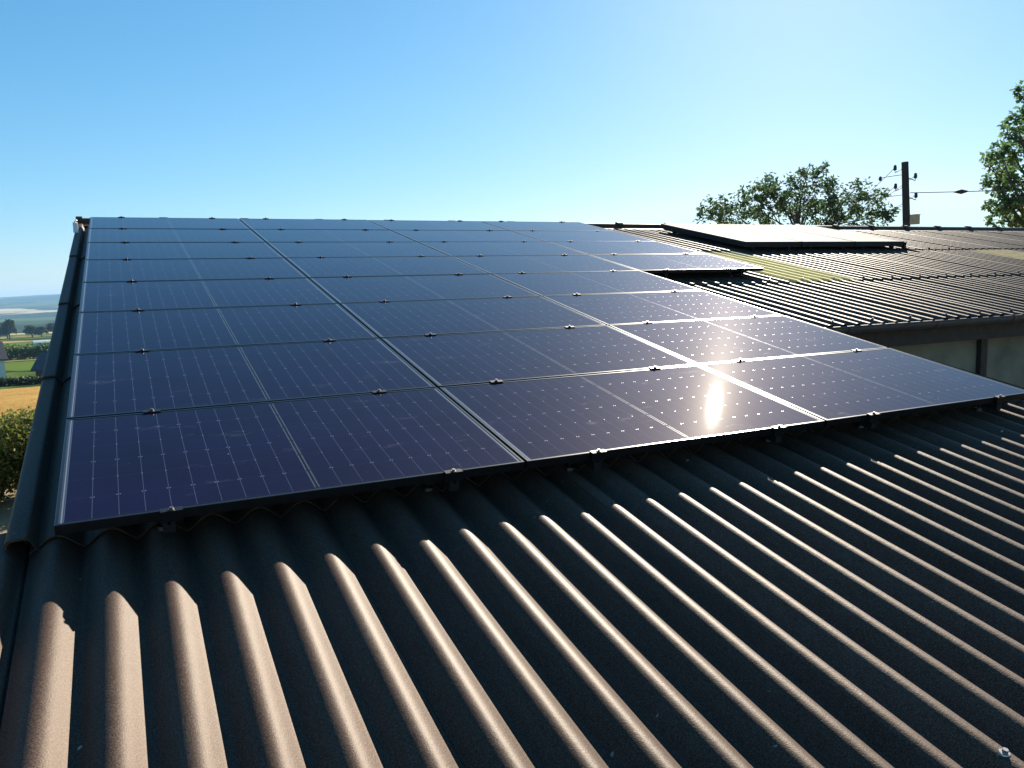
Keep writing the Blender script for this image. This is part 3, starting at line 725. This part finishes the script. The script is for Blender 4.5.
def shrub(name, label, x, y, r, h, n, lsize, mat, group=None, cat='shrub'):
    z0 = ground_at(x, y); t = thing(name, label, cat, T((x, y, z0)), group)
    st = MB()
    for _ in range(9):
        a = random.uniform(0, 6.28); st.tube([(0, 0, -.05), (math.cos(a) * r * .35, math.sin(a) * r * .35, h * .5), (math.cos(a) * r * .6, math.sin(a) * r * .6, h * .85)], [.03, .02, .006], 5)
    st.build('stem', M_BARK, t)
    b = MB()
    blobs = [(random.uniform(-1, 1) * r * .6, random.uniform(-1, 1) * r * .6, random.uniform(.15, .8) * h, random.uniform(.3, .5) * r) for _ in range(16)]
    for _ in range(n):
        bx, by, bz, br = random.choice(blobs)
        d = Vector((random.gauss(0, 1), random.gauss(0, 1), random.gauss(0, 1))).normalized() * br * random.uniform(.5, 1.1)
        p = Vector((bx, by, bz)) + d
        if p.z < 0.03: p.z = random.uniform(.03, .3)
        leaf(b, p, lsize, 1.8, 0)
    b.build('foliage', mat, t); return t
for i, (x, y, lab) in enumerate(((-1.75, 18.6, 'low yellow green bush nearest the roof verge, in front of the others'), (-4.9, 19.4, 'outermost yellow green bush of the hedge at the wheat edge'), (-2.75, 19.3, 'yellow green bush left of the roof verge, before the wheat field'), (-1.0, 19.6, 'yellow green bush half hidden behind the roof verge'))):
    shrub('hedge_bush', lab, x, y, 1.25, 2.3, 7500, 0.115, M_LEAF3, 'bushes along the wheat field edge')

# ------------------------------------------------------------------ far things in the valley
def gable_house(name, label, cat, x, y, w, d, h, rh, rot, wallm, roofm, windows=True):
    z0 = ground_at(x, y); t = thing(name, label, cat, T((x, y, z0)) @ Matrix.Rotation(rot, 4, 'Z'))
    b = MB(); b.extrude([(-d / 2, -.4), (d / 2, -.4), (d / 2, h), (0, h + rh), (-d / 2, h)], -w / 2, w / 2); b.build('wall', wallm, t)
    r = MB(); ov = .45; k = rh / (d / 2)
    for s in (-1, 1):
        r.extrude([(s * (d / 2 + ov), h - ov * k + .02), (0, h + rh + .02), (0, h + rh + .22), (s * (d / 2 + ov), h - ov * k + .22)][::s], -w / 2 - ov, w / 2 + ov)
    rf = r.build('roof', roofm, t)
    if windows:
        c = MB(); c.box((-w * .3 - .4, -.35, h + rh - .3), (-w * .3 + .4, .35, h + rh + 1.0)); c.build('chimney', wallm, rf)
        for zz in (1.0,):
            for xx in (-w * .28, w * .05, w * .32):
                f = MB(); f.box((xx - .55, -d / 2 - .03, zz), (xx + .55, -d / 2 - .001, zz + 1.2)); q = f.build('window', M_WHITE, t)
                g = MB(); g.box((xx - .45, -d / 2 - .045, zz + .1), (xx + .45, -d / 2 - .032, zz + 1.1)); g.build('pane', M_GLASSD, q)
    return t
gable_house('white_house', 'white rendered house with a dark slate roof at the left edge beyond the wheat', 'house', -20.5, 139, 7.5, 7, 3.3, 2.2, R(14), M_RENDER, M_SLATE)
gable_house('field_barn', 'low brown shed with a dark roof beside the roof verge, beyond the wheat', 'shed', -7.4, 128, 6.0, 6, 1.7, 2.0, R(-20), M_SHED, M_SLATE, False)
def hedgerow(name, label, pts, h, wd, n, lsize, mat):
    x0, y0 = pts[0]; z0 = ground_at(x0, y0); t = thing(name, label, 'hedge', T((x0, y0, z0)))
    b = MB(); P = [Vector((x, y, ground_at(x, y))) for x, y in pts]
    for _ in range(n):
        i = random.randrange(len(P) - 1); p = P[i].lerp(P[i + 1], random.random()) - Vector((x0, y0, z0))
        hh = h * (0.75 + .35 * mnoise.noise(p * 0.35))
        p += Vector((random.gauss(0, wd * .4), random.gauss(0, wd * .4), random.uniform(0, 1) ** .7 * hh))
        leaf(b, p, lsize, 1.6, 0)
    b.build('foliage', mat, t)
    s = MB()
    for i in range(len(P) - 1):
        for q in range(5):
            p = P[i].lerp(P[i + 1], (q + .5) / 5) - Vector((x0, y0, z0)); s.tube([p, p + Vector((.1, 0, h * .6))], [.12, .04], 5)
    s.build('stems', M_BARK, t)
    return t
hedgerow('hedge', 'low dark hedge along the far edge of the wheat field', [(-20, 116.5), (-12, 117.5), (-4, 118)], 1.1, 1.0, 2600, 0.45, M_LEAF4)
hedgerow('hedge', 'broad bright green hedge behind the white house and the brown shed', [(-44, 262), (-30, 260), (-18, 258), (-8, 262)], 4.6, 3.0, 6000, 0.8, M_LEAF5)
def far_tree(label, x, y, h, w, group, proto=None):
    z0 = ground_at(x, y)
    if proto:
        t = copy_tree(proto[0]); s = h / proto[1]; t.matrix_world = T((x, y, z0)) @ Matrix.Rotation(random.uniform(0, 6), 4, 'Z') @ Matrix.Diagonal((s * w, s * w, s, 1)); t['label'] = label; t['group'] = group
        return t
    cl = []
    for _ in range(26):
        a = random.uniform(0, 6.28); rr = math.sqrt(random.random()) * h * .34; zz = random.uniform(.32, .88) * h
        k = 1 - max(0, (zz / h - .6)) * 1.5
        cl.append((x + math.cos(a) * rr * k, y + math.sin(a) * rr * k, z0 + zz, h * .13))
    return tree('round_tree', label, (x, y, z0), cl, 190 * (8 / h) ** 2 * .8, 0.075 * h, M_LEAF4, group, 1.7, 0.035 * h)
GT = 'dark round trees in the valley'
p1 = far_tree('big dark tree at the left edge above the white house', -24.5, 183, 8.2, 1, GT)
proto = (p1, 8.2)
far_tree('small dark tree standing alone in front of the brown shed field', -12.3, 172, 4.2, 1, GT, proto)
tl = [(-93, 700, 11, 1.3), (-84, 705, 8, 1.5), (-77, 690, 12, 1.0), (-70, 640, 14, .8), (-62, 700, 9, 1.6), (-55, 690, 8, 1.4), (-48, 705, 10, 1.5), (-41, 690, 9, 1.5), (-33, 700, 11, 1.4), (-25, 695, 10, 1.5), (-17, 700, 12, 1.3)]
desc = ['first tree from the left in the distant tree line', 'second, low tree of the distant tree line', 'third, rounded tree of the distant tree line', 'tallest slim tree standing out of the distant tree line', 'fifth, broad low tree of the distant tree line', 'sixth tree from the left in the distant tree line', 'seventh tree from the left in the distant tree line', 'eighth tree from the left in the distant tree line', 'ninth tree of the distant line, against the roof verge', 'tenth tree of the distant line, hidden by the roof verge', 'last tree of the distant line, hidden by the roof']
for (x, y, h, w), ds in zip(tl, desc):
    if x > -30: continue
    far_tree(ds, x, y, h, w, 'trees in the distant tree line', proto)
# pale polytunnel on the green field
z0 = ground_at(-25, 370); t = thing('polytunnel', 'pale film covered growing tunnel on the green field beside the roof verge', 'polytunnel', T((-25, 370, z0)) @ Matrix.Rotation(R(12), 4, 'Z'))
b = MB(); arc = [(4.2 * math.cos(R(a)), 3.4 * math.sin(R(a)) - .3) for a in range(0, 181, 15)]
b.extrude(arc, -8, 10, smooth=False); b.build('film_cover', M_FILM, t)
d_ = MB(); d_.box((-8.06, -1, 0), (-8.001, 1, 2.2)); d_.build('door', M_SHED, t)
